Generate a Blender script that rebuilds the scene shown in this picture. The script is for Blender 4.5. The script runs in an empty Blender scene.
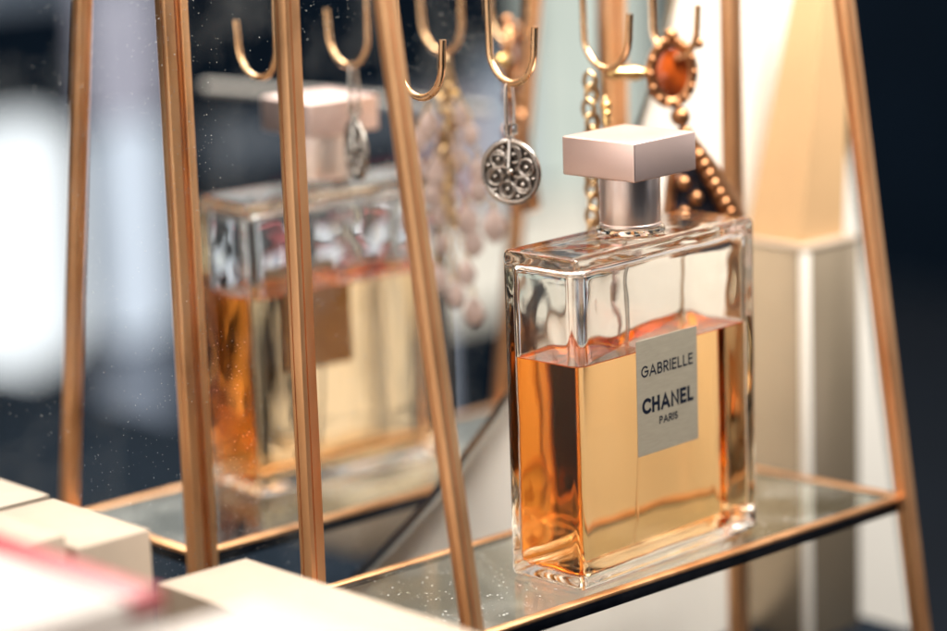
import bpy, bmesh, math, random
from mathutils import Vector, Matrix, noise
S = 0.01                      # everything below is written in centimetres
sc = bpy.context.scene
C = sc.collection
random.seed(7)
R = math.radians

# ------------------------------------------------------------------ camera
cam_d = bpy.data.cameras.new('camera'); cam = bpy.data.objects.new('camera', cam_d); C.objects.link(cam)
right = Vector((0.67319511, 0.73872694, -0.03302803)); up = Vector((-0.13535184, 0.16700901, 0.97662064)); fw = Vector((-0.72697196, 0.65298583, -0.2124177))
M = Matrix.Identity(4)
for i in range(3):
    M[i][0] = right[i]; M[i][1] = up[i]; M[i][2] = -fw[i]
M.translation = Vector((48.7815, -45.7642, 21.4461)) * S
cam.matrix_world = M
cam_d.sensor_width = 36; cam_d.lens = 105.66
cam_d.clip_start = 0.01; cam_d.clip_end = 50
cam_d.dof.use_dof = True; cam_d.dof.focus_distance = 0.688; cam_d.dof.aperture_fstop = 4.8
cam_d.dof.aperture_blades = 0
sc.camera = cam

# ------------------------------------------------------------------ world, lamps, exposure
w = bpy.data.worlds.new('World'); sc.world = w; w.use_nodes = True
w.node_tree.nodes['Background'].inputs[0].default_value = (0.95, 0.90, 0.86, 1)
w.node_tree.nodes['Background'].inputs[1].default_value = 0.66

def area(name, loc, tgt, sx, sy, power, col):
    d = bpy.data.lights.new(name, 'AREA'); d.shape = 'RECTANGLE'; d.size = sx * S; d.size_y = sy * S
    d.energy = power; d.color = col
    o = bpy.data.objects.new(name, d); C.objects.link(o)
    o.location = Vector(loc) * S
    o.rotation_euler = (Vector(tgt) - Vector(loc)).to_track_quat('-Z', 'Y').to_euler()
    return o
area('overhead_softbox', (2, -8, 75), (0, 2, 0), 70, 60, 3.6, (1, .93, .84))
area('key_softbox', (2, -95, 42), (0, 0, 2), 70, 60, 3.0, (1, .92, .82))
area('panel_fill_light', (11, 9, 42), (-7, 12, 15), 22, 22, 5.0, (1, .95, .88))  # unseen light added to brighten the backing panel

sc.view_settings.view_transform = 'Standard'; sc.view_settings.look = 'None'
sc.view_settings.exposure = 0.32; sc.view_settings.gamma = 1.0
cy = sc.cycles
cy.max_bounces = 72; cy.transmission_bounces = 64; cy.glossy_bounces = 64; cy.diffuse_bounces = 4
cy.transparent_max_bounces = 16; cy.volume_bounces = 0
cy.caustics_reflective = True; cy.caustics_refractive = True; cy.blur_glossy = 0.6
cy.sample_clamp_indirect = 4.0
cy.use_denoising = True

# ------------------------------------------------------------------ materials
def mat(name):
    m = bpy.data.materials.new(name); m.use_nodes = True
    nt = m.node_tree
    return m, nt, nt.nodes['Principled BSDF']
def setp(b, **k):
    for n, v in k.items():
        n = n.replace('_', ' ')
        b.inputs[n].default_value = (*v, 1) if isinstance(v, tuple) and len(v) == 3 else v
def node(nt, t, **k):
    n = nt.nodes.new(t)
    for a, v in k.items(): setattr(n, a, v)
    return n
def noise_tex(nt, scale, detail=4, stretch=None):
    tc = node(nt, 'ShaderNodeTexCoord'); mp = node(nt, 'ShaderNodeMapping')
    nt.links.new(tc.outputs['Object'], mp.inputs[0])
    if stretch: mp.inputs['Scale'].default_value = stretch
    n = node(nt, 'ShaderNodeTexNoise'); n.inputs['Scale'].default_value = scale; n.inputs['Detail'].default_value = detail
    nt.links.new(mp.outputs[0], n.inputs['Vector'])
    return n
def ramp(nt, src, stops):
    r = node(nt, 'ShaderNodeValToRGB')
    el = r.color_ramp.elements
    while len(el) < len(stops): el.new(.5)
    for e, (p, c) in zip(el, stops):
        e.position = p; e.color = (*c, 1)
    nt.links.new(src, r.inputs[0]); return r
def bump(nt, b, src, dist, strength=.4):
    n = node(nt, 'ShaderNodeBump'); n.inputs['Strength'].default_value = strength; n.inputs['Distance'].default_value = dist * S
    nt.links.new(src, n.inputs['Height']); nt.links.new(n.outputs[0], b.inputs['Normal'])

def metal(name, c1, c2, rough, scale=120, stretch=None, bd=.004, metallic=1.0):
    m, nt, b = mat(name)
    n = noise_tex(nt, scale, 5, stretch)
    r = ramp(nt, n.outputs['Fac'], [(.3, c1), (.7, c2)])
    nt.links.new(r.outputs[0], b.inputs['Base Color'])
    mr = node(nt, 'ShaderNodeMapRange'); mr.inputs[3].default_value = rough * .75; mr.inputs[4].default_value = rough * 1.3
    nt.links.new(n.outputs['Fac'], mr.inputs[0]); nt.links.new(mr.outputs[0], b.inputs['Roughness'])
    setp(b, Metallic=metallic)
    if bd: bump(nt, b, n.outputs['Fac'], bd)
    return m
BRASS = metal('copper_brass', (.66, .345, .16), (.84, .50, .27), .42, 90, (1, 1, .25))
def tarnish(m):
    nt = m.node_tree; b = nt.nodes['Principled BSDF']; src = b.inputs['Base Color'].links[0].from_socket
    a = noise_tex(nt, 55, 8, (1, 1, .5)); r = ramp(nt, a.outputs['Fac'], [(.30, (.50, .44, .40)), (.44, (.92, .90, .88)), (.62, (1, 1, 1))])
    mx = node(nt, 'ShaderNodeMix', data_type='RGBA', blend_type='MULTIPLY'); mx.inputs['Factor'].default_value = .8
    nt.links.new(src, mx.inputs[6]); nt.links.new(r.outputs[0], mx.inputs[7]); nt.links.new(mx.outputs[2], b.inputs['Base Color'])
tarnish(BRASS)
WIRE = metal('copper_wire', (.76, .46, .24), (.86, .58, .34), .25, 150, None, .002)
GOLD = metal('old_gold', (.60, .36, .13), (.86, .60, .28), .28, 200, None, .01)
SILVER = metal('silver', (.62, .60, .57), (.80, .78, .74), .22, 200, None, .004)
ANTIQUE = metal('antique_silver', (.22, .195, .175), (.46, .42, .385), .26, 200, None, .004)
DARKGOLD = metal('bronzed_gold', (.24, .105, .045), (.52, .27, .135), .34, 180, None, .01)
CHAINM = metal('dull_gold', (.42, .27, .13), (.66, .47, .26), .32, 200, None, .01)
DARKFACE = metal('dark_rail_reflection', (.010, .014, .024), (.03, .035, .05), .4, 120, None, .003)  # dark colour stands in for the rail face reflecting the navy room
DARKSILVER = metal('tarnished_silver', (.06, .05, .045), (.16, .14, .12), .35, 160, None, .01)
CAPM = metal('rose_satin_metal', (.88, .665, .605), (.90, .69, .63), .40, 2600, None, .0003)
COLLAR = metal('polished_rose_metal', (.92, .77, .71), (.94, .80, .74), .36, 200, (8, 8, .4), .0008)
PLATE = metal('label_silver', (.39, .345, .265), (.45, .40, .31), .50, 300, (1, 1, 8), .0006, .55)

def plain(name, col, rough=.6, noise_amt=.06, scale=40, bd=.004, **k):
    m, nt, b = mat(name)
    n = noise_tex(nt, scale, 6)
    lo = tuple(max(0, x * (1 - noise_amt)) for x in col); hi = tuple(min(1, x * (1 + noise_amt)) for x in col)
    r = ramp(nt, n.outputs['Fac'], [(.3, lo), (.7, hi)])
    nt.links.new(r.outputs[0], b.inputs['Base Color'])
    setp(b, Roughness=rough, **k)
    if bd: bump(nt, b, n.outputs['Fac'], bd)
    return m
INK = plain('black_ink', (.006, .009, .018), .7, .1, 200, 0, Specular_IOR_Level=.1)
CREAM = plain('cream_carton', (.335, .268, .205), .62, .035, 130, .004)
IVORY = plain('champagne_gloss_carton', (.47, .375, .265), .27, .04, 60, .002, Metallic=.68)
WHITEBOX = plain('white_carton', (.36, .325, .30), .5, .03, 100, .003)
RED = plain('red_ribbon', (.25, .012, .02), .45, .06, 200, .003)
PANEL = plain('white_panel_paint', (.82, .785, .72), .55, .03, 12, .004)
TAN = plain('tan_matte', (.56, .355, .18), .6, .06, 30, .006)
NAVY = plain('navy_wall_paint', (.005, .013, .026), .8, .15, 6, 0, Specular_IOR_Level=.06)
TABLEM = plain('dark_table_lacquer', (.006, .010, .016), .6, .2, 20, .002, Specular_IOR_Level=.03)
FLOORM = plain('dark_floor', (.005, .013, .026), .7, .2, 5, 0)
PEARL = plain('pink_shell', (.45, .325, .29), .25, .25, 180, .003, Coat_Weight=.5)
TUBEM = plain('clear_tube_plastic', (.8, .78, .74), .2, .02, 100, 0, Transmission_Weight=.85, IOR=1.36)

def glass(name, col=(1, 1, 1), ior=1.5, rough=0.0):
    m, nt, b = mat(name)
    nt.nodes.remove(b)
    g = node(nt, 'ShaderNodeBsdfGlass'); g.inputs['Color'].default_value = (*col, 1); g.inputs['IOR'].default_value = ior; g.inputs['Roughness'].default_value = rough
    nt.links.new(g.outputs[0], nt.nodes['Material Output'].inputs['Surface'])
    return m, nt, g
GLASS, nt, g = glass('bottle_glass', (.985, .98, .965), 1.5)
CLEAR, nt, g = glass('clear_acrylic', (.97, .96, .95), 1.45, .05)
LEVEL = 5.70
PERFUME, nt, g = glass('amber_perfume', (1, 1, 1), 1.36)
gm = node(nt, 'ShaderNodeNewGeometry'); sp = node(nt, 'ShaderNodeSeparateXYZ'); sn = node(nt, 'ShaderNodeSeparateXYZ')
nt.links.new(gm.outputs['Position'], sp.inputs[0]); nt.links.new(gm.outputs['Normal'], sn.inputs[0])
def mth(op, a, bv):
    n = node(nt, 'ShaderNodeMath', operation=op)
    if a is not None: nt.links.new(a, n.inputs[0])
    if isinstance(bv, float): n.inputs[1].default_value = bv
    elif bv is not None: nt.links.new(bv, n.inputs[1])
    return n.outputs[0]
fac = mth('MULTIPLY', mth('GREATER_THAN', sp.outputs['Z'], (LEVEL - .12) * S), mth('GREATER_THAN', mth('ABSOLUTE', sn.outputs['Z'], None), .25))
mr = node(nt, 'ShaderNodeMapRange'); mr.inputs[3].default_value = 1.36 / 1.5; mr.inputs[4].default_value = 1.36
nt.links.new(fac, mr.inputs[0]); nt.links.new(mr.outputs[0], g.inputs['IOR'])
va = node(nt, 'ShaderNodeVolumeAbsorption'); va.inputs['Color'].default_value = (.974, .655, .11, 1); va.inputs['Density'].default_value = 52
nt.links.new(va.outputs[0], nt.nodes['Material Output'].inputs['Volume'])

def dust_mix(nt, shader, scale, thr, col, amt=1.0, smear=0.0):
    """dust flecks (round specks from a Voronoi, thinned by noise) over a clear surface"""
    tc = node(nt, 'ShaderNodeTexCoord')
    v = node(nt, 'ShaderNodeTexVoronoi'); v.inputs['Scale'].default_value = scale; v.inputs['Randomness'].default_value = 1
    nz0 = node(nt, 'ShaderNodeTexNoise'); nz0.inputs['Scale'].default_value = scale * 1.5
    mx = node(nt, 'ShaderNodeMix', data_type='VECTOR'); mx.inputs['Factor'].default_value = .0008
    nt.links.new(tc.outputs['Object'], nz0.inputs['Vector']); nt.links.new(tc.outputs['Object'], mx.inputs[4]); nt.links.new(nz0.outputs['Color'], mx.inputs[5])
    nt.links.new(mx.outputs[1], v.inputs['Vector'])
    def mm(op, a, b_):
        n = node(nt, 'ShaderNodeMath', operation=op); n.use_clamp = True
        for i, q in enumerate((a, b_)):
            if isinstance(q, (int, float)): n.inputs[i].default_value = q
            else: nt.links.new(q, n.inputs[i])
        return n.outputs[0]
    sc_ = node(nt, 'ShaderNodeSeparateColor'); nt.links.new(v.outputs['Color'], sc_.inputs[0])
    rad = node(nt, 'ShaderNodeMath', operation='MULTIPLY'); nt.links.new(sc_.outputs[0], rad.inputs[0]); rad.inputs[1].default_value = thr
    dot = mm('LESS_THAN', v.outputs['Distance'], rad.outputs[0])
    cl = node(nt, 'ShaderNodeTexNoise'); cl.inputs['Scale'].default_value = 28; cl.inputs['Detail'].default_value = 3
    nt.links.new(tc.outputs['Object'], cl.inputs['Vector'])
    keep = mm('LESS_THAN', sc_.outputs[1], mm('MULTIPLY', mm('SUBTRACT', cl.outputs['Fac'], .36), 2.4))
    f = mm('MULTIPLY', mm('MULTIPLY', dot, keep), amt)
    if smear:
        sm = node(nt, 'ShaderNodeTexNoise'); sm.inputs['Scale'].default_value = 45; sm.inputs['Detail'].default_value = 8
        nt.links.new(tc.outputs['Object'], sm.inputs['Vector'])
        f = mm('MAXIMUM', f, mm('MULTIPLY', mm('SUBTRACT', sm.outputs['Fac'], .45), smear))
    d = node(nt, 'ShaderNodeBsdfDiffuse'); d.inputs[0].default_value = (*col, 1)
    ms = node(nt, 'ShaderNodeMixShader'); nt.links.new(f, ms.inputs[0]); nt.links.new(shader, ms.inputs[1]); nt.links.new(d.outputs[0], ms.inputs[2])
    nt.links.new(ms.outputs[0], nt.nodes['Material Output'].inputs['Surface'])
MIRROR, nt, b = mat('mirror_silvering')
nt.nodes.remove(b)
gl = node(nt, 'ShaderNodeBsdfGlossy'); gl.inputs['Color'].default_value = (.93, .95, .95, 1); gl.inputs['Roughness'].default_value = 0.0
dust_mix(nt, gl.outputs[0], 1250, .25, (.80, .83, .82), .5, .11)
SHELFG, nt, g = glass('smoked_shelf_glass', (.88, .89, .85), 1.5)
dust_mix(nt, g.outputs[0], 800, .24, (.8, .8, .76), .6, .25)
BEVEL = metal('bevel_edge', (.62, .62, .58), (.74, .73, .70), .22, 60, None, 0)

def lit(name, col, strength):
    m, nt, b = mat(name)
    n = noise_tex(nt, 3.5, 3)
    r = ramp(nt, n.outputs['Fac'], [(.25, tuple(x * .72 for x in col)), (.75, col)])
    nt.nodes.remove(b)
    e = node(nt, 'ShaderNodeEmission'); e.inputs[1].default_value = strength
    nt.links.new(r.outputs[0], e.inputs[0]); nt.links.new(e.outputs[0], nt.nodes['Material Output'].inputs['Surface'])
    return m

# ------------------------------------------------------------------ builders
def link(name, bm, m, parent=None, smooth=False, origin=None):
    """one mesh object; coordinates in bm are cm, in the parent's frame (or the world's)"""
    bmesh.ops.recalc_face_normals(bm, faces=bm.faces[:])
    return link_raw(name, bm, m, parent, smooth, origin)
def link_raw(name, bm, m, parent=None, smooth=False, origin=None):
    me = bpy.data.meshes.new(name)
    o0 = Vector(origin) if origin is not None else Vector((0, 0, 0))
    for v in bm.verts: v.co = (v.co - o0) * S
    if smooth:
        for f in bm.faces: f.smooth = True
    bm.to_mesh(me); bm.free(); me.materials.append(m)
    if smooth:
        try: me.set_sharp_from_angle(angle=R(38))
        except Exception: pass
    o = bpy.data.objects.new(name, me); C.objects.link(o)
    o.location = o0 * S
    if parent: o.parent = parent
    return o
def empty(name, loc, label, cat, group=None, rz=0):
    o = bpy.data.objects.new(name, None); C.objects.link(o); o.empty_display_size = .01
    o.location = Vector(loc) * S; o.rotation_euler.z = rz
    return tag(o, label, cat, group)
def tag(o, label, cat, group=None, kind=None):
    o['label'] = label; o['category'] = cat
    if group: o['group'] = group
    if kind: o['kind'] = kind
    return o
def structure(o): o['kind'] = 'structure'; return o
def box_bm(lo, hi, bev=0, seg=2, bm=None):
    t = bmesh.new(); bmesh.ops.create_cube(t, size=1)
    for v in t.verts:
        v.co = Vector([(lo[i] + hi[i]) / 2 + v.co[i] * (hi[i] - lo[i]) for i in range(3)])
    if bev: bmesh.ops.bevel(t, geom=t.edges[:], offset=bev, segments=seg, affect='EDGES', profile=.5)
    return merge(bm, t)
def merge(bm, t):
    if bm is None: return t
    me = bpy.data.meshes.new('tmp'); t.to_mesh(me); t.free(); bm.from_mesh(me); bpy.data.meshes.remove(me)
    return bm
def bar_bm(A, B, wx, wy, bev=.05, upv=(0, 1, 0), bm=None):
    A, B = Vector(A), Vector(B); d = B - A; L = d.length; z = d / L
    y = Vector(upv); y = (y - z * y.dot(z)).normalized(); x = y.cross(z)
    t = bmesh.new(); bmesh.ops.create_cube(t, size=1)
    bmesh.ops.scale(t, vec=(wx, wy, L), verts=t.verts)
    if bev: bmesh.ops.bevel(t, geom=t.edges[:], offset=bev, segments=2, affect='EDGES', profile=.5)
    mtx = Matrix((x, y, z)).transposed().to_4x4(); mtx.translation = (A + B) / 2
    bmesh.ops.transform(t, matrix=mtx, verts=t.verts)
    return merge(bm, t)
def tube_bm(pts, r, seg=12, bm=None, caps=True, closed=False, flat=1.0):
    pts = [Vector(p) for p in pts]; t = bmesh.new(); n = len(pts); rings = []
    ref = None
    for i, p in enumerate(pts):
        a = pts[(i - 1) % n] if (i > 0 or closed) else p; b = pts[(i + 1) % n] if (i < n - 1 or closed) else p
        d = (b - a).normalized()
        if ref is None: ref = Vector((0, 0, 1)) if abs(d.z) < .9 else Vector((1, 0, 0))
        u = (ref - d * ref.dot(d)).normalized(); v = d.cross(u); ref = u
        rr = r[i] if isinstance(r, (list, tuple)) else r
        rings.append([t.verts.new(p + (u * math.cos(2 * math.pi * k / seg) + v * math.sin(2 * math.pi * k / seg) * flat) * rr) for k in range(seg)])
    for i in range(n if closed else n - 1):
        A, B = rings[i], rings[(i + 1) % n]
        off = 0
        if closed and i == n - 1:
            off = min(range(seg), key=lambda q: (A[0].co - B[q].co).length)
        for k in range(seg):
            t.faces.new((A[k], A[(k + 1) % seg], B[(k + 1 + off) % seg], B[(k + off) % seg]))
    if caps and not closed:
        t.faces.new(rings[0][::-1]); t.faces.new(rings[-1])
    return merge(bm, t)
def lathe_bm(prof, seg=48, c=(0, 0), bm=None, closed=False):
    t = bmesh.new(); rings = []
    for r, z in prof:
        if r < 1e-6: rings.append([t.verts.new((c[0], c[1], z))])
        else: rings.append([t.verts.new((c[0] + r * math.cos(2 * math.pi * k / seg), c[1] + r * math.sin(2 * math.pi * k / seg), z)) for k in range(seg)])
    pairs = list(zip(rings, rings[1:])) + ([(rings[-1], rings[0])] if closed else [])
    for A, B in pairs:
        for k in range(seg):
            q = (k + 1) % seg
            if len(A) == 1: t.faces.new((A[0], B[q], B[k]))
            elif len(B) == 1: t.faces.new((A[k], A[q], B[0]))
            else: t.faces.new((A[k], A[q], B[q], B[k]))
    return merge(bm, t)
def ball_bm(c, r, bm=None, sub=3, scale=(1, 1, 1), rot=None):
    t = bmesh.new(); bmesh.ops.create_icosphere(t, subdivisions=sub, radius=r)
    for v in t.verts: v.co = Vector([v.co[i] * scale[i] for i in range(3)])
    if rot is not None: bmesh.ops.transform(t, matrix=rot.to_4x4(), verts=t.verts)
    bmesh.ops.translate(t, vec=c, verts=t.verts)
    return merge(bm, t)
def prism_bm(poly, axis, lo, hi, bev=0):
    """extrude a polygon given in the two other axes along 'axis'"""
    t = bmesh.new()
    def pt(a, b, h):
        v = [0, 0, 0]; o = [i for i in range(3) if i != axis]; v[o[0]] = a; v[o[1]] = b; v[axis] = h; return v
    A = [t.verts.new(pt(a, b, lo)) for a, b in poly]; B = [t.verts.new(pt(a, b, hi)) for a, b in poly]
    t.faces.new(A); t.faces.new(B[::-1]); n = len(poly)
    for i in range(n): t.faces.new((A[i], B[i], B[(i + 1) % n], A[(i + 1) % n]))
    bmesh.ops.recalc_face_normals(t, faces=t.faces[:])
    if bev: bmesh.ops.bevel(t, geom=t.edges[:], offset=bev, segments=2, affect='EDGES', profile=.5)
    return t

# ------------------------------------------------------------------ the setting
TZ = -6.5
o = structure(link('table_top', box_bm((-7.0, -42, TZ - 3), (46, 18.4, TZ), .3, 3), TABLEM))
o = structure(link('floor', box_bm((-420, -260, -86), (420, 420, -80)), FLOORM))
o = structure(link('room_wall', box_bm((150, -200, -80), (156, 330, 190)), NAVY))
o = structure(link('room_wall', box_bm((-400, 330, -80), (156, 336, 190)), NAVY))

# white backing panel standing behind mirror, its far edge cut at a slant
o = link('backing_panel', prism_bm([(-46, -79.9), (37.7, -79.9), (15.2, 34), (-46, 34)], 0, -8.3, -7.1, .06), PANEL)
tag(o, 'tall white backing panel standing behind the round mirror', 'panel')

# round mirror
MY, MZ, MR, MX = -12.285, 21.727, 25.84, -6.151
mroot = empty('round_mirror', (MX, MY, MZ - MR), 'large round dusty mirror with a slanted glass rim behind copper stand', 'mirror')
def disc_bm(r0, z0, r1, z1, seg=160):
    t = bmesh.new(); a = []; b = []
    for k in range(seg):
        q = 2 * math.pi * k / seg
        a.append(t.verts.new((z0, r0 * math.cos(q), MR + r0 * math.sin(q)))); b.append(t.verts.new((z1, r1 * math.cos(q), MR + r1 * math.sin(q))))
    for k in range(seg): t.faces.new((a[k], a[(k + 1) % seg], b[(k + 1) % seg], b[k]))
    return t, a, b
t, a, b = disc_bm(MR - .62, 0, MR - .62, -.30)
t.faces.new(a); t.faces.new(b[::-1]); link('mirror_glass', t, MIRROR, mroot)
t = bmesh.new(); seg = 160; prof = [(MR - .61, -.005), (MR - .30, -.05), (MR - .04, -.20), (MR, -.26), (MR, -.55), (MR - .61, -.55)]
rings = [[t.verts.new((z, r * math.cos(2 * math.pi * k / seg), MR + r * math.sin(2 * math.pi * k / seg))) for k in range(seg)] for r, z in prof]
for i in range(len(prof)):
    A, B = rings[i], rings[(i + 1) % len(prof)]
    for k in range(seg): t.faces.new((A[k], A[(k + 1) % seg], B[(k + 1) % seg], B[k]))
link('bevelled_edge', t, BEVEL, mroot)

# ------------------------------------------------------------------ jewellery display stand
XB, XF, YN, YF, YFF = -3.72, 1.86, -4.30, 11.38, 11.95
TOPZ = 19.0
def xfront(z): return 2.26 - .155 * z
stand = empty('jewellery_stand', (0, 3.5, TZ), 'copper framed jewellery display stand with glass shelf and hooks', 'display stand')
SO = Vector((0, 3.5, TZ))
def sbm(bm):
    bmesh.ops.translate(bm, vec=-SO, verts=bm.verts); return bm
PW = .47
def post_bm(A, B, w):
    """soldered came: a square section with a narrow channel along every face"""
    h = w / 2; g, dp, off = .022, .045, h * .30
    sec = []
    for k in range(4):
        pts = [(h - .05, h), (off + g, h), (off + g * .5, h - dp), (off - g * .5, h - dp), (off - g, h), (-h + .05, h), (-h + .015, h - .015)]
        for px, py in pts:
            c, s_ = math.cos(k * math.pi / 2), math.sin(k * math.pi / 2)
            sec.append((px * c - py * s_, px * s_ + py * c))
    A, B = Vector(A), Vector(B); z = (B - A).normalized(); y = Vector((0, 1, 0)); y = (y - z * y.dot(z)).normalized(); x = y.cross(z)
    t = bmesh.new(); rings = []; n = 40
    for i in range(n + 1):
        c = A.lerp(B, i / n)
        wob = Vector((noise.noise(c * .35 + A), noise.noise(c * .35 + B), 0)) * .012
        rings.append([t.verts.new(c + wob + x * px + y * py) for px, py in sec])
    m = len(sec)
    for P, Q in zip(rings, rings[1:]):
        for k in range(m): t.faces.new((P[k], P[(k + 1) % m], Q[(k + 1) % m], Q[k]))
    t.faces.new(rings[0]); t.faces.new(rings[-1][::-1])
    return t
for y in (YN, YF):
    link('post', sbm(post_bm((XB, y, TZ + .01), (XB, y, TOPZ), PW)), BRASS, stand, True)
    yy, dx = (YN, 0) if y == YN else (YFF, -.28)
    link('post', sbm(post_bm((xfront(TZ + .02) + dx, yy, TZ + .02), (xfront(TOPZ) + dx, yy, TOPZ), .42)), BRASS, stand, True)
for y in (YN, YF):
    link('glass_channel', sbm(bar_bm((XB - .31, y + .28, TZ + .03), (XB - .31, y + .28, TOPZ - .03), .15, .22, .03)), BRASS, stand, True)
def frame(z, xb, xf, name, hh=.30, ww=.24, m=BRASS):
    e = PW / 2 + .003
    for (A, B) in (((xf, YN + e, z), (xf - .02, YFF - e, z)), ((xb, YN + e, z), (xb, YF - e, z))):
        link(name, sbm(bar_bm(A, B, ww, hh, .03, (0, 0, 1))), m, stand, True)
    for y, y2 in ((YN, YN), (YF, YFF)):
        link(name, sbm(bar_bm((xb + e, y, z), (xf - e, y2, z), ww, hh, .03, (0, 0, 1))), m, stand, True)
frame(-.035, XB, XF, 'shelf_rail', .11, .30)
frame(-.245, XB, XF - .015, 'shelf_dark_face', .305, .22, DARKFACE)  # dark strip under the rail imitates its dark reflection
frame(TZ + .3, XB, xfront(TZ + .3), 'bottom_rail')
frame(TOPZ - .2, XB, xfront(TOPZ - .2), 'top_rail')
link('shelf_glass', sbm(prism_bm([(XB + .155, YN + .155), (XF - .155, YN + .155), (XF - .155, YFF - .19), (XB + .155, YF - .17)], 2, -.30, -.004, .03)), SHELFG, stand)
SOLDER = metal('solder', (.62, .42, .26), (.82, .66, .48), .3, 160, None, .02)
for (x, y) in ((XB, YN), (XB, YF), (XF + .12, YN), (XF + .05, YFF)):
    sx = -1 if x < 0 else 1
    link('solder_joint', sbm(ball_bm((x - sx * .20, y + (.22 if y < 0 else -.22), -.06), .15, None, 3, (1.1, 1.1, .6))), SOLDER, stand, True)
hook_pts = []
r_h = .82
def hook_curve():
    P = [(-.0, TOPZ - .36), (-.0, 16), (-.0, 14.2)]
    # J: rod comes down at x=0, curls to +x and rises to the tip
    for k in range(1, 15):
        a = math.pi + (math.pi - .10) * k / 14
        P.append((.84 + .84 * math.cos(a), 13.05 + .92 * math.sin(a)))
    P.append((1.70, 13.30)); P.append((1.73, 13.62))
    return P
HC = hook_curve()
for y in (-.85, 2.26, 5.66, 8.25):
    pts = [(XB - .02 + a, y, z) for a, z in HC]
    link('hook', sbm(tube_bm(pts, .094, 12)), WIRE, stand, True)

# ------------------------------------------------------------------ perfume bottle
BD, BW, BH = 2.47, 7.0, 8.41
bottle = empty('perfume_bottle', (0, 3.5, 0), 'flat glass perfume bottle of amber perfume with rose metal cap on glass shelf', 'perfume bottle', rz=.067)
def rbox(hx, hy, z0, z1, r, n=28, amp=0.0, seed=0):
    """rounded box shell from a gridded cube, optionally wavy along its normals"""
    cz = (z0 + z1) / 2; hz = (z1 - z0) / 2; h = (hx, hy, hz)
    t = bmesh.new(); bmesh.ops.create_cube(t, size=2)
    bmesh.ops.subdivide_edges(t, edges=t.edges[:], cuts=n, use_grid_fill=True)
    for v in t.verts:
        # concentrate the grid near the edges
        p = Vector([math.copysign(abs(math.sin(c * math.pi / 2)) ** .75, c) * h[i] for i, c in enumerate(v.co)])
        core = Vector([max(-(h[i] - r), min(h[i] - r, p[i])) for i in range(3)])
        d = p - core
        if d.length > 1e-9:
            nrm = d.normalized(); q = core + nrm * r
        else: nrm = Vector((0, 0, 0)); q = p
        if amp: q += nrm * amp * (noise.noise((q * .75) + Vector((seed, 3, 7))) + .5 * noise.noise(q * 1.9 + Vector((9, seed, 1))))
        v.co = q + Vector((0, 0, cz))
    bmesh.ops.recalc_face_normals(t, faces=t.faces[:])
    return t
outer = rbox(BD / 2, BW / 2, .004, BH, .17, 30)
for v in outer.verts:                       # softly drawn shoulders and a slightly hollow foot, as moulded glass has
    if v.co.z > BH - .02:
        k = max(0, 1 - (Vector((v.co.x / 1.1, v.co.y / 3.2)).length)); v.co.z += .05 * k
    if v.co.z < .02:
        k = max(0, 1 - max(abs(v.co.x) / .95, abs(v.co.y) / 3.2)); v.co.z += .10 * min(1, k * 4)
cav = rbox(BD / 2 - .18, BW / 2 - .22, .30, BH - .34, .26, 44, .036, 4)
up_bm = cav.copy(); lo_bm = cav; 
bmesh.ops.bisect_plane(up_bm, geom=up_bm.verts[:] + up_bm.edges[:] + up_bm.faces[:], plane_co=(0, 0, LEVEL), plane_no=(0, 0, 1), clear_inner=True)
res = bmesh.ops.bisect_plane(lo_bm, geom=lo_bm.verts[:] + lo_bm.edges[:] + lo_bm.faces[:], plane_co=(0, 0, LEVEL), plane_no=(0, 0, 1), clear_outer=True)
edges = [e for e in lo_bm.edges if e.is_boundary]
f = bmesh.ops.contextual_create(lo_bm, geom=edges)['faces']
r1 = bmesh.ops.inset_region(lo_bm, faces=f, thickness=.05, depth=0)
for v in f[0].verts: v.co.z -= .035
r2 = bmesh.ops.inset_region(lo_bm, faces=f, thickness=.06, depth=0)
for v in f[0].verts: v.co.z -= .015
link('perfume', lo_bm, PERFUME, bottle, True)
bmesh.ops.reverse_faces(up_bm, faces=up_bm.faces[:])
link_raw('glass_body', merge(outer, up_bm), GLASS, bottle, True)
link('glass_neck', lathe_bm([(0, BH + .056), (.86, BH + .056), (.88, BH + .10), (.86, BH + .17), (.80, BH + .20), (0, BH + .20)], 64), GLASS, bottle, True)
link('collar', lathe_bm([(0, BH + .21), (.76, BH + .21), (.785, BH + .23), (.785, BH + .28), (.76, BH + .30), (.77, BH + .32), (.77, 9.86), (.72, 9.90), (.72, 9.955), (0, 9.955)], 96), COLLAR, bottle, True)
link('cap', box_bm((-1.195, -1.195, 9.96), (1.195, 1.195, 10.94), .045, 3), CAPM, bottle, True)
tb = link('dip_tube', tube_bm([(.05, -.35, BH - .36), (.06, -.36, 7), (.09, -.41, LEVEL - .03)], .055, 10), TUBEM, bottle, True)
SUNK, nt, g = glass('sunken_tube_plastic', (.99, .98, .97), 1.04)
link('tube_foot', tube_bm([(.09, -.41, LEVEL - .04), (.12, -.6, 2.4), (.15, -.8, .55)], .055, 10), SUNK, tb, True)
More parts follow.
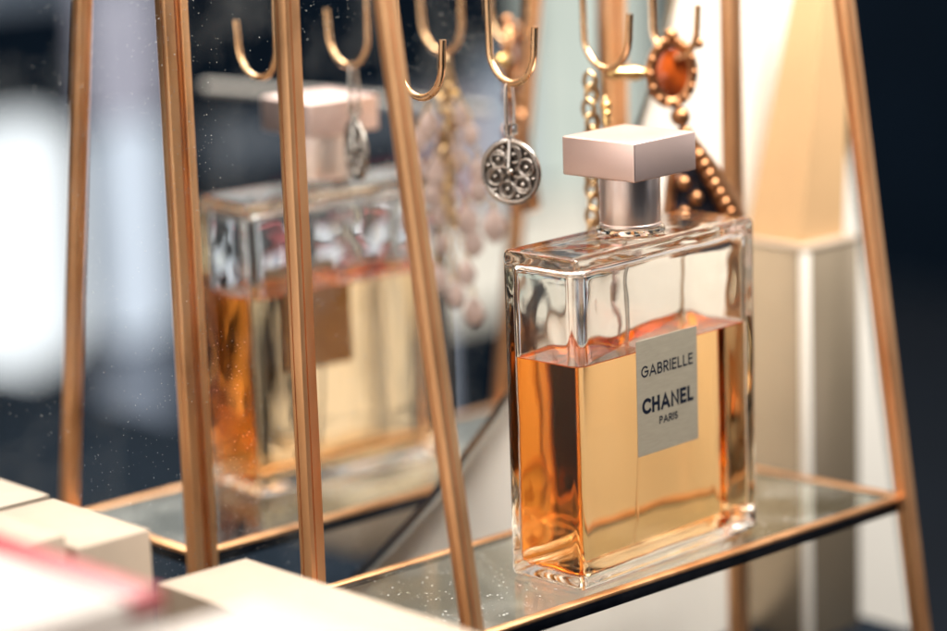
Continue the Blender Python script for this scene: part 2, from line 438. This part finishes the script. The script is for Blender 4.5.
# label plate: local y from -1.30 to 1.09
LY0, LY1, LZ0, LZ1 = -1.34, 1.04, 3.0, 5.98
LX = BD / 2 + .012
plate = link('label_plate', box_bm((BD / 2 + .001, LY0, LZ0), (LX, LY1, LZ1), .004, 1), PLATE, bottle)
def arc(cx, cy_, rx, ry, a0, a1, n=14):
    return [(cx + rx * math.cos(R(a0 + (a1 - a0) * k / n)), cy_ + ry * math.sin(R(a0 + (a1 - a0) * k / n))) for k in range(n + 1)]
GLYPH = {   # width, strokes in a box of height 1
    'G': (.84, [arc(.46, .5, .46, .5, 48, 360), [(.92, .5), (.50, .5)]]),
    'C': (.78, [arc(.47, .5, .47, .5, 48, 312, 18)]),
    'A': (.84, [[(0, 0), (.42, 1), (.84, 0)], [(.15, .30), (.69, .30)]]),
    'B': (.56, [[(0, 0), (0, 1)], [(0, 1)] + arc(.28, .76, .24, .24, 90, -90) + [(0, .52)], [(0, .52)] + arc(.30, .26, .27, .26, 90, -90) + [(0, 0)]]),
    'R': (.58, [[(0, 0), (0, 1)], [(0, 1)] + arc(.29, .74, .26, .26, 90, -90) + [(0, .48)], [(.24, .48), (.58, 0)]]),
    'I': (.0, [[(0, 0), (0, 1)]]),
    'E': (.50, [[(.5, 0), (0, 0), (0, 1), (.5, 1)], [(0, .52), (.45, .52)]]),
    'L': (.46, [[(0, 1), (0, 0), (.46, 0)]]),
    'H': (.66, [[(0, 0), (0, 1)], [(.66, 0), (.66, 1)], [(0, .52), (.66, .52)]]),
    'N': (.70, [[(0, 0), (0, 1), (.70, 0), (.70, 1)]]),
    'P': (.54, [[(0, 0), (0, 1)], [(0, 1)] + arc(.27, .74, .27, .26, 90, -90) + [(0, .48)]]),
    'S': (.52, [arc(.26, .75, .25, .25, 40, 270) + arc(.26, .25, .26, .25, 90, -140)]),
}
def lettering(txt, y0, y1, zbase, height, bold):
    gap = .26 + bold * 1.6; adv = []; x = 0
    for c in txt:
        adv.append(x); x += GLYPH[c][0] + gap
    total = x - gap; sx = (y1 - y0 - bold) / total; sz = height - bold
    t = bmesh.new(); lvl = 0
    for c, a in zip(txt, adv):
        for st in GLYPH[c][1]:
            P = [Vector((y0 + bold / 2 + (a + px) * sx, zbase + bold / 2 + pz * sz)) for px, pz in st]
            n = len(P); Lf = []; Rt = []
            for k in range(n):                       # mitred ribbon along the stroke
                d0 = (P[k] - P[k - 1]).normalized() if k else (P[1] - P[0]).normalized()
                d1 = (P[k + 1] - P[k]).normalized() if k < n - 1 else d0
                nn = Vector((-d0.y - d1.y, d0.x + d1.x)); nn.normalize()
                h = bold / 2 / max(.55, nn.dot(Vector((-d0.y, d0.x))))
                ext = Vector((0, 0))
                if k == 0: ext = -d0 * bold * .5
                if k == n - 1: ext = d1 * bold * .5
                Lf.append(P[k] + ext + nn * h); Rt.append(P[k] + ext - nn * h)
            xx = LX + .002 + .0006 * (lvl % 3); lvl += 1
            vl = [t.verts.new((xx, q.x, q.y)) for q in Lf]; vr = [t.verts.new((xx, q.x, q.y)) for q in Rt]
            for k in range(n - 1): t.faces.new((vr[k], vr[k + 1], vl[k + 1], vl[k]))
    return link_raw('lettering', t, INK, plate)
LW, LH = LY1 - LY0, LZ1 - LZ0
lettering('GABRIELLE', LY0 + .075 * LW, LY0 + .925 * LW, LZ1 - .325 * LH, .100 * LH, .048)
lettering('CHANEL', LY0 + .08 * LW, LY0 + .925 * LW, LZ1 - .645 * LH, .138 * LH, .092)
lettering('PARIS', LY0 + .355 * LW, LY0 + .66 * LW, LZ1 - .765 * LH, .068 * LH, .040)

# ------------------------------------------------------------------ jewellery on the hooks
def basis(n):
    n = Vector(n).normalized(); u = Vector((0, 0, 1)).cross(n).normalized(); v = n.cross(u)
    return u, v, n
# round filigree earring
EX, EY, EZ = -3.05, 2.26, 9.83
ear = empty('disc_earring', (EX, EY, 12.0), 'round silver filigree earring with lever wire hanging from a copper hook', 'earring')
u, v, n = basis((.35, -.94, 0))
def onplane(a, b, h=0): return u * a + v * b + n * h + Vector((0, 0, EZ - 12.0))
def circ(cx, cy_, r, k=28, h=0, a0=0, a1=2 * math.pi, closed=True):
    return [onplane(cx + r * math.cos(a0 + (a1 - a0) * i / (k if closed else k - 1)), cy_ + r * math.sin(a0 + (a1 - a0) * i / (k if closed else k - 1)), h) for i in range(k)]
rim = tube_bm(circ(0, 0, .79, 48), .075, 10, closed=True)
link('rim', rim, ANTIQUE, ear, True)
t = bmesh.new(); back = [t.verts.new(p) for p in circ(0, 0, .77, 48, -.05)]; fr = [t.verts.new(p) for p in circ(0, 0, .77, 48, -.02)]
t.faces.new(back); t.faces.new(fr)
for i in range(48): t.faces.new((back[i], back[(i + 1) % 48], fr[(i + 1) % 48], fr[i]))
link('back_plate', t, DARKSILVER, ear)
fil = None
for k in range(6):
    a = 2 * math.pi * k / 6 + .3
    fil = tube_bm(circ(.47 * math.cos(a), .47 * math.sin(a), .21, 20, .02), .045, 8, fil, closed=True)
    fil = tube_bm([onplane(.16 * math.cos(a + .5 * s), .16 * math.sin(a + .5 * s), .03) if s == 0 else onplane((.16 + .13 * s) * math.cos(a + .28 * s), (.16 + .13 * s) * math.sin(a + .28 * s), .03) for s in range(5)], .035, 8, fil)
    fil = ball_bm(onplane(.47 * math.cos(a), .47 * math.sin(a), .03), .07, fil, 2)
    fil = ball_bm(onplane(.66 * math.cos(a + .52), .66 * math.sin(a + .52), .03), .06, fil, 2)
fil = ball_bm(onplane(0, 0, .05), .12, fil, 2)
link('filigree', fil, ANTIQUE, ear, True)
# lever-back wire, loop over the hook
lw = tube_bm([(0, -.10, .02), (0, -.13, -.5), (.01, -.12, -1.0), (.02, -.06, -1.30)], .05, 8)
lw = tube_bm([(0, -.10, .02), (0, -.05, .14), (0, .06, .14), (0, .12, .0), (.01, .16, -.5), (.02, .14, -1.0), (.02, .06, -1.34)], .045, 8, lw)
lw = tube_bm([(.02, -.02, -1.28), (.03, -.06, -1.7), (.03, -.10, -2.05)], .06, 8, lw)
link('ear_wire', lw, SILVER, ear, True)
link('clasp', box_bm((-.06, -.17, -1.22), (.1, .2, -.92), .04, 2), CLEAR, ear, True)
link('jump_ring', tube_bm([(.02, .04 + .09 * math.cos(q * .524), -1.34 + .09 * math.sin(q * .524)) for q in range(12)], .03, 8, closed=True), SILVER, ear, True)

# long chandelier earring with shell drops
ch = empty('chandelier_earring', (-3.04, 5.66, 12.0), 'long gold earring with rows of pink shell drops behind bottle cap', 'earring')
u, v, n = basis((.66, .75, 0))
def cp(a, z, h=0): return u * a + Vector((0, 0, z)) + n * h
t = tube_bm([cp(0, .12), cp(.10, .05), cp(.14, -.25), cp(.02, -.55), cp(-.12, -.25), cp(-.10, .05)], .035, 8, closed=True)
for k in range(9):
    z = -.62 - k * .72
    t = tube_bm([cp(.10 * math.cos(q * .785), z - .36 + .36 * math.sin(q * .785), .04 * math.sin(q)) for q in range(8)], .035, 8, t, closed=True)
for k in range(13):                          # heavy curb chain beside it
    z = .0 - k * .36; tw = .6 if k % 2 else -.6
    c0 = cp(.10 * math.sin(k * 1.7), z - .2, -.36 + .05 * math.sin(k * 2.3))
    t = tube_bm([c0 + n * (.17 * math.cos(q * .785) * math.cos(tw)) + u * (.17 * math.cos(q * .785) * math.sin(tw)) + Vector((0, 0, .26 * math.sin(q * .785))) for q in range(8)], .062, 8, t, closed=True)
link('chain', t, CHAINM, ch, True)
t = None
for (a, z, r) in [(0, -.85, .17), (-.22, -1.05, .13), (.22, -1.05, .13), (0, -1.25, .15), (-.12, -1.55, .12), (.14, -1.6, .12), (.05, -1.9, .14)]:
    t = ball_bm(cp(a, z, .05), r, t, 2)
link('bead_cluster', t, GOLD, ch, True)
rows = [(-1.3, (-.5, .45)), (-2.0, (-.75, -.1, .65)), (-2.7, (-1.0, -.38, .38, .95)), (-3.4, (-1.15, -.55, .1, .75)), (-4.2, (-1.2, -.42, .42, 1.15)), (-5.0, (-.95, -.2, .55)), (-5.8, (-.55, .35)), (-6.6, (-.05, .5))]
for z, aa in rows:
    for a in aa:
        a += random.uniform(-.14, .14); zz = z + random.uniform(-.25, .25); ds = random.uniform(.75, 1.15)
        t = bmesh.new(); seg = 20; prof = []
        for side in (1, -1):
            pass
        ringsv = []
        for k in range(9):
            q = k / 8; rr = .30 * math.sin(math.pi * q) ** .75 * (1.25 - .5 * (1 - q)) * ds if 0 < k < 8 else 0
            zc = zz + .05 - q * .95 * ds
            ringsv.append([cp(a + rr * math.cos(2 * math.pi * s / 14), zc, .30 * rr * math.sin(2 * math.pi * s / 14)) for s in range(14)] if rr else [cp(a, zc)])
        vs = [[t.verts.new(p) for p in ring] for ring in ringsv]
        for A, B in zip(vs, vs[1:]):
            for s in range(14):
                s2 = (s + 1) % 14
                if len(A) == 1: t.faces.new((A[0], B[s], B[s2]))
                elif len(B) == 1: t.faces.new((A[s], A[s2], B[0]))
                else: t.faces.new((A[s], A[s2], B[s2], B[s]))
        d = link('shell_drop', t, PEARL, ch, True)
        ring = tube_bm([cp(a + (.05 + .0) * math.cos(q * .785), zz + .12 + .09 * math.sin(q * .785)) for q in range(8)], .028, 6, closed=True)
        ring = tube_bm([cp(a, zz + .2), cp(a * .55, zz + .72)], .025, 6, ring)
        link('drop_ring', ring, GOLD, d, True)

# amber pendant with bib on the far hook
AX, AY = -3.0, 8.25
am = empty('amber_pendant', (AX, AY, 12.0), 'old gold pendant with oval amber stone and dark bib on the far hook', 'pendant')
u, v, n = basis((.80, -.60, 0))
def ap(a, z, h=0): return u * a + Vector((0, 0, z)) + n * h
PZ = -.25; PA = -.02
ov = lambda k, ra, rb, N=40: ap(PA + ra * math.cos(2 * math.pi * k / N), PZ + rb * math.sin(2 * math.pi * k / N))
link('bezel', tube_bm([ov(k, .56, .82) for k in range(40)], .17, 10, closed=True), DARKGOLD, am, True)
AMBER, nt, b = mat('amber_stone'); nz = noise_tex(nt, 130, 4)
rr = ramp(nt, nz.outputs['Fac'], [(.35, (.05, .008, .003)), (.6, (.42, .075, .010))]); nt.links.new(rr.outputs[0], b.inputs['Base Color']); setp(b, Roughness=.12, Coat_Weight=1.0)
rotm = Matrix((u, n, v)).transposed()
link('stone', ball_bm(ap(PA, PZ, .02), 1, None, 3, (.50, .16, .74), rotm), AMBER, am, True)
t = None
for k in range(14):
    q = ov(k, .60, .88, 14); t = ball_bm(q + n * .14, .10, t, 2)
t = ball_bm(ap(PA, PZ + 1.0, .1), .2, t, 2); t = ball_bm(ap(PA + .75, PZ + .75, .0), .16, t, 2)
t = ball_bm(ap(PA + .2, PZ - 1.2, .1), .28, t, 2); t = ball_bm(ap(PA + .32, PZ - 1.65, .1), .22, t, 2)
link('beading', t, DARKGOLD, am, True)
tg = tube_bm([ap(PA - 1.75, PZ + .06), ap(PA - 1.62, PZ + .06), ap(PA - 1.3, PZ + .05), ap(PA - 1.0, PZ + .02), ap(PA - .62, PZ)], [.10, .20, .16, .22, .08], 12)
link('toggle_bar', tg, GOLD, am, True)
link('loop', tube_bm([(.0 + .02 * math.cos(q * .524), .16 * math.cos(q * .524) - .02, .06 + .16 * math.sin(q * .524)) for q in range(12)], .04, 8, closed=True), GOLD, am, True)
apex = (PA + .40, PZ - 1.7)
t = tube_bm([ap(apex[0] - .1, apex[1]), ap(apex[0] + .55, apex[1] - 1.0), ap(apex[0] + 1.1, apex[1] - 2.0), ap(apex[0] + 1.35, apex[1] - 3.0)], [.22, .30, .36, .42], 10)
t = tube_bm([ap(apex[0] - .2, apex[1]), ap(apex[0] - .45, apex[1] - 1.2), ap(apex[0] - .65, apex[1] - 2.9)], [.13, .15, .18], 10, t)
for k in range(9):
    t = ball_bm(ap(apex[0] + .25 + .14 * k, apex[1] - .55 - .27 * k, .3), .19, t, 2)
for k in range(4):
    t = ball_bm(ap(apex[0] - .15 + .33 * (k % 2), apex[1] - 1.3 - .42 * k, .2), .21, t, 2)
link('bib_frame', t, DARKGOLD, am, True)
ENAMEL = plain('dark_enamel', (.02, .022, .035), .2, .3, 150, .01)
t = bmesh.new(); poly = [ap(apex[0] - .1, apex[1] - .3), ap(apex[0] + .95, apex[1] - 2.1), ap(apex[0] + 1.15, apex[1] - 3.0), ap(apex[0] - .6, apex[1] - 2.9)]
A = [t.verts.new(p - n * .05) for p in poly]; B = [t.verts.new(p + n * .06) for p in poly]; t.faces.new(A); t.faces.new(B[::-1])
for i in range(4): t.faces.new((A[i], B[i], B[(i + 1) % 4], A[(i + 1) % 4]))
link('bib_plate', t, ENAMEL, am)

# ------------------------------------------------------------------ cartons
def carton(name, lo, hi, m, label, bev=.05, lid=None):
    c = ((lo[0] + hi[0]) / 2, (lo[1] + hi[1]) / 2, lo[2])
    r = empty(name, c, label, 'box')
    d = Vector(c)
    if lid is None:
        link('carton_body', box_bm(Vector(lo) - d, Vector(hi) - d, bev, 2), m, r, True)
    else:
        link('carton_body', box_bm(Vector(lo) - d, Vector((hi[0], hi[1], hi[2] - lid)) - d, bev, 2), m, r, True)
        e = .035
        link('lid', box_bm(Vector((lo[0] - e, lo[1] - e, hi[2] - lid + .004)) - d, Vector((hi[0] + e, hi[1] + e, hi[2])) - d, bev, 2), m, r, True)
    return r, d
Z0 = TZ + .003
carton('carton', (-6.0, -12.33, Z0), (-2.05, -10.33, 3.3), CREAM, 'narrow cream carton against the mirror with squared end beside shelf frame', .02)
carton('carton', (-5.9, -15.2, Z0), (-2.32, -12.46, 3.6), CREAM, 'taller cream carton at the lower left edge between narrow carton and red band', .02)
carton('carton', (-2.0, -10.25, Z0), (8.5, -7.66, 2.0), CREAM, 'long cream carton with pale top right before the near copper posts', .02)
r, d = carton('ribboned_carton', (-1.0, -24.0, Z0), (7.2, -16.6, 5.35), WHITEBOX, 'blurred white carton with a red band nearest the camera', .06)
rb = box_bm(Vector((-1.03, -17.35, 5.0)) - d, Vector((7.24, -16.57, 5.38)) - d, .03, 2)
link('red_band', rb, RED, r, True)
carton('carton', (7.3, -23.0, Z0), (16.0, -14.4, 4.7), WHITEBOX, 'added blurred white box at the bottom edge below the long carton', .06)  # white box added where the long carton's top turns white
r, d = carton('tall_carton', (-6.9, 15, Z0), (-4.22, 17.45, 5.6), IVORY, 'tall champagne carton with painted highlight strip beyond far end of the copper stand', .06)
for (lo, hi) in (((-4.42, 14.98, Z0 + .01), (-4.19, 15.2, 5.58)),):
    link('corner_highlight', box_bm(Vector(lo) - d, Vector(hi) - d, .03, 2), PANEL, r, True)  # pale strip stands in for the highlight along the carton's corner
link('lid', box_bm(Vector((-6.93, 14.97, 5.606)) - d, Vector((-4.18, 17.48, 5.755)) - d, .05, 2), CREAM, r, True)
VELVET = plain('grey_velvet', (.24, .225, .21), .9, .1, 90, .01)
tb_ = empty('added_bracelet_bar', (11.9, 14.35, -4.697), 'added pale grey T shaped bracelet bar beyond the right side, reflected beside the cap', 'bracelet bar')  # added so that a pale strip appears in the mirror
link('bar', tube_bm([(3.4, -3.6, 13.92), (3.35, -3.55, 13.91), (-3.35, 3.55, 12.81), (-3.4, 3.6, 12.8)], [.09, .16, .16, .09], 16), VELVET, tb_, True)
link('pole', lathe_bm([(0, .5), (.16, .5), (.16, 13.15), (0, 13.15)], 20), SILVER, tb_, True)
link('base', lathe_bm([(0, 0), (1.5, 0), (1.5, .25), (1.3, .42), (.3, .49), (0, .49)], 48), TABLEM, tb_, True)
carton('added_low_carton', (9.0, 11.6, Z0), (17.5, 18.2, -4.7), CREAM, 'added low cream carton carrying the pale grey bracelet bar, seen low in the mirror', .03)  # added to give the mirror a beige patch
# tapered tan wedge standing on the tall carton
t = bmesh.new()
ba = [(-6.75, 15.25, 5.76), (-4.6, 15.25, 5.76), (-4.6, 17.2, 5.76), (-6.75, 17.2, 5.76)]
ta = [(-4.75, 15.9, 15.5), (-3.9, 15.9, 15.5), (-3.9, 16.9, 15.5), (-4.75, 16.9, 15.5)]
A = [t.verts.new(p) for p in ba]; B = [t.verts.new(p) for p in ta]; t.faces.new(A[::-1]); t.faces.new(B)
for i in range(4): t.faces.new((A[i], A[(i + 1) % 4], B[(i + 1) % 4], B[i]))
tag(link('tan_wedge', t, TAN, origin=(-5.4, 16.2, 5.76)), 'tapered tan wedge standing on the tall ivory carton', 'wedge')

# ------------------------------------------------------------------ far side of the room, seen in the mirror
def glow_pane(name, y0, y1, z0, z1, col, st, label, rad=.35, cat='glow_pane', x=149.2):  # glowing panes stand in for unidentified blurred bright shapes
    cyy, czz = (y0 + y1) / 2, (z0 + z1) / 2
    r = empty(name, (x, cyy, z0), label, cat); r['kind'] = 'thing'
    hy, hz = (y1 - y0) / 2, (z1 - z0) / 2; rr = rad * min(hy, hz)
    poly = []
    for (sy, sz, a0) in ((1, 1, 0), (-1, 1, 90), (-1, -1, 180), (1, -1, 270)):
        for k in range(7):
            a = R(a0 + 15 * k); poly.append((sy * (hy - rr) + rr * math.cos(a), hz + sz * (hz - rr) + rr * math.sin(a)))
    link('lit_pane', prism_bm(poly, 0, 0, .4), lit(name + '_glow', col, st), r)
    big = [(p[0] * 1.03, hz + (p[1] - hz) * 1.03) for p in poly]
    link('frame', prism_bm(big, 0, .41, .75), NAVY, r)
    return r
glow_pane('glow_pane', 82, 94.8, -36, -12.6, (.93, .97, 1.0), 1.15, 'large rounded white glowing shape in far left of the mirror', .75)
glow_pane('glow_pane', 97.4, 105.0, -35, -14.5, (.80, .88, 1.0), .9, 'narrow white glowing shape right of the large one seen in mirror', .6)
glow_pane('glow_pane', 97, 105.4, -14.3, 3, (.70, .68, .80), .62, 'dim lilac glowing shape above the narrow white one in mirror', .4)
glow_pane('glow_pane', 78, 106.5, -2.6, 4, (.50, .58, .70), .26, 'wide blue grey glowing shape along top left of the mirror', .2)
glow_pane('glow_pane', 152, 170, -29, -2, (.80, .86, .76), .80, 'pale green glowing shape in mirror behind the copper hooks', .3)
glow_pane('glow_pane', 137, 145.5, -36, -17.5, (.80, .66, .68), .55, 'faint pink glowing shape in mirror behind the hanging shell drops', .3)
glow_pane('glow_pane', 146.2, 151, -28, -14, (.66, .74, .86), .7, 'pale blue glowing shape left of pale green one in mirror', .3)
glow_pane('glow_pane', 136, 163, -40, -29.6, (.95, .86, .72), .95, 'low cream glowing shape reflected above bottle shoulder', .2)
glow_pane('glow_pane', 119, 129, -50, -29, (.90, .92, 1), 1.25, 'pale glowing pane standing for white boxes seen through mirrored bottle', .15)  # pale boxes made as glowing panes, this one and the next
glow_pane('glow_pane', 129.6, 138, -52, -30, (.72, .78, .92), .95, 'grey glowing pane standing for boxes beside the pale one seen in mirror', .15)
glow_pane('glow_pane', 97, 104.6, -44, -35.6, (.62, .70, .86), .34, 'dim blue glowing shape low under the narrow white one in mirror', .3)
for x0, x1, lab in ((-40, 48, 'added large bright pane on far wall behind the stand, away from the corner'), (56, 144, 'added large bright pane on far wall near the corner with high panes')):  # unseen glowing panes added to backlight the bottle glass
    r = empty('glow_pane', ((x0 + x1) / 2, 329, -30), lab, 'glow_pane', 'added far wall panes'); r['kind'] = 'thing'
    hw = (x1 - x0) / 2
    link('lit_pane', box_bm((-hw, -.4, 0), (hw, 0, 130), .1), lit('far_fill_glow', (1, .97, .94), 1.3), r)
    link('frame', box_bm((-hw - 3, .02, -3), (hw + 3, .8, 133), .1), NAVY, r)
for k, yy in enumerate((86, 122, 158, 194)):  # unseen glowing panes added to whiten bottle shoulders and cap top
    glow_pane('glow_pane', yy, yy + 31, 10, 62, (1, .97, .93), .85, ('added tall bright pane, %s of the high row above the mirror view' % ('nearest the white blobs', 'second from white blobs', 'third from white blobs', 'farthest from white blobs')[k]), .1)['group'] = 'added high bright panes'
glow_pane('red_strip', 118, 140, -27.6, -24.4, (.80, .22, .25), .55, 'dull red glowing strip standing for a stripe above the boxes in mirror', .3, 'glow_strip', 148)  # red stripe of the boxes made as a glowing strip
glow_pane('glow_pane', 110, 140, -20, -16.5, (.30, .34, .40), .35, 'dim grey glowing slit in mirror behind the bottle cap', .4)
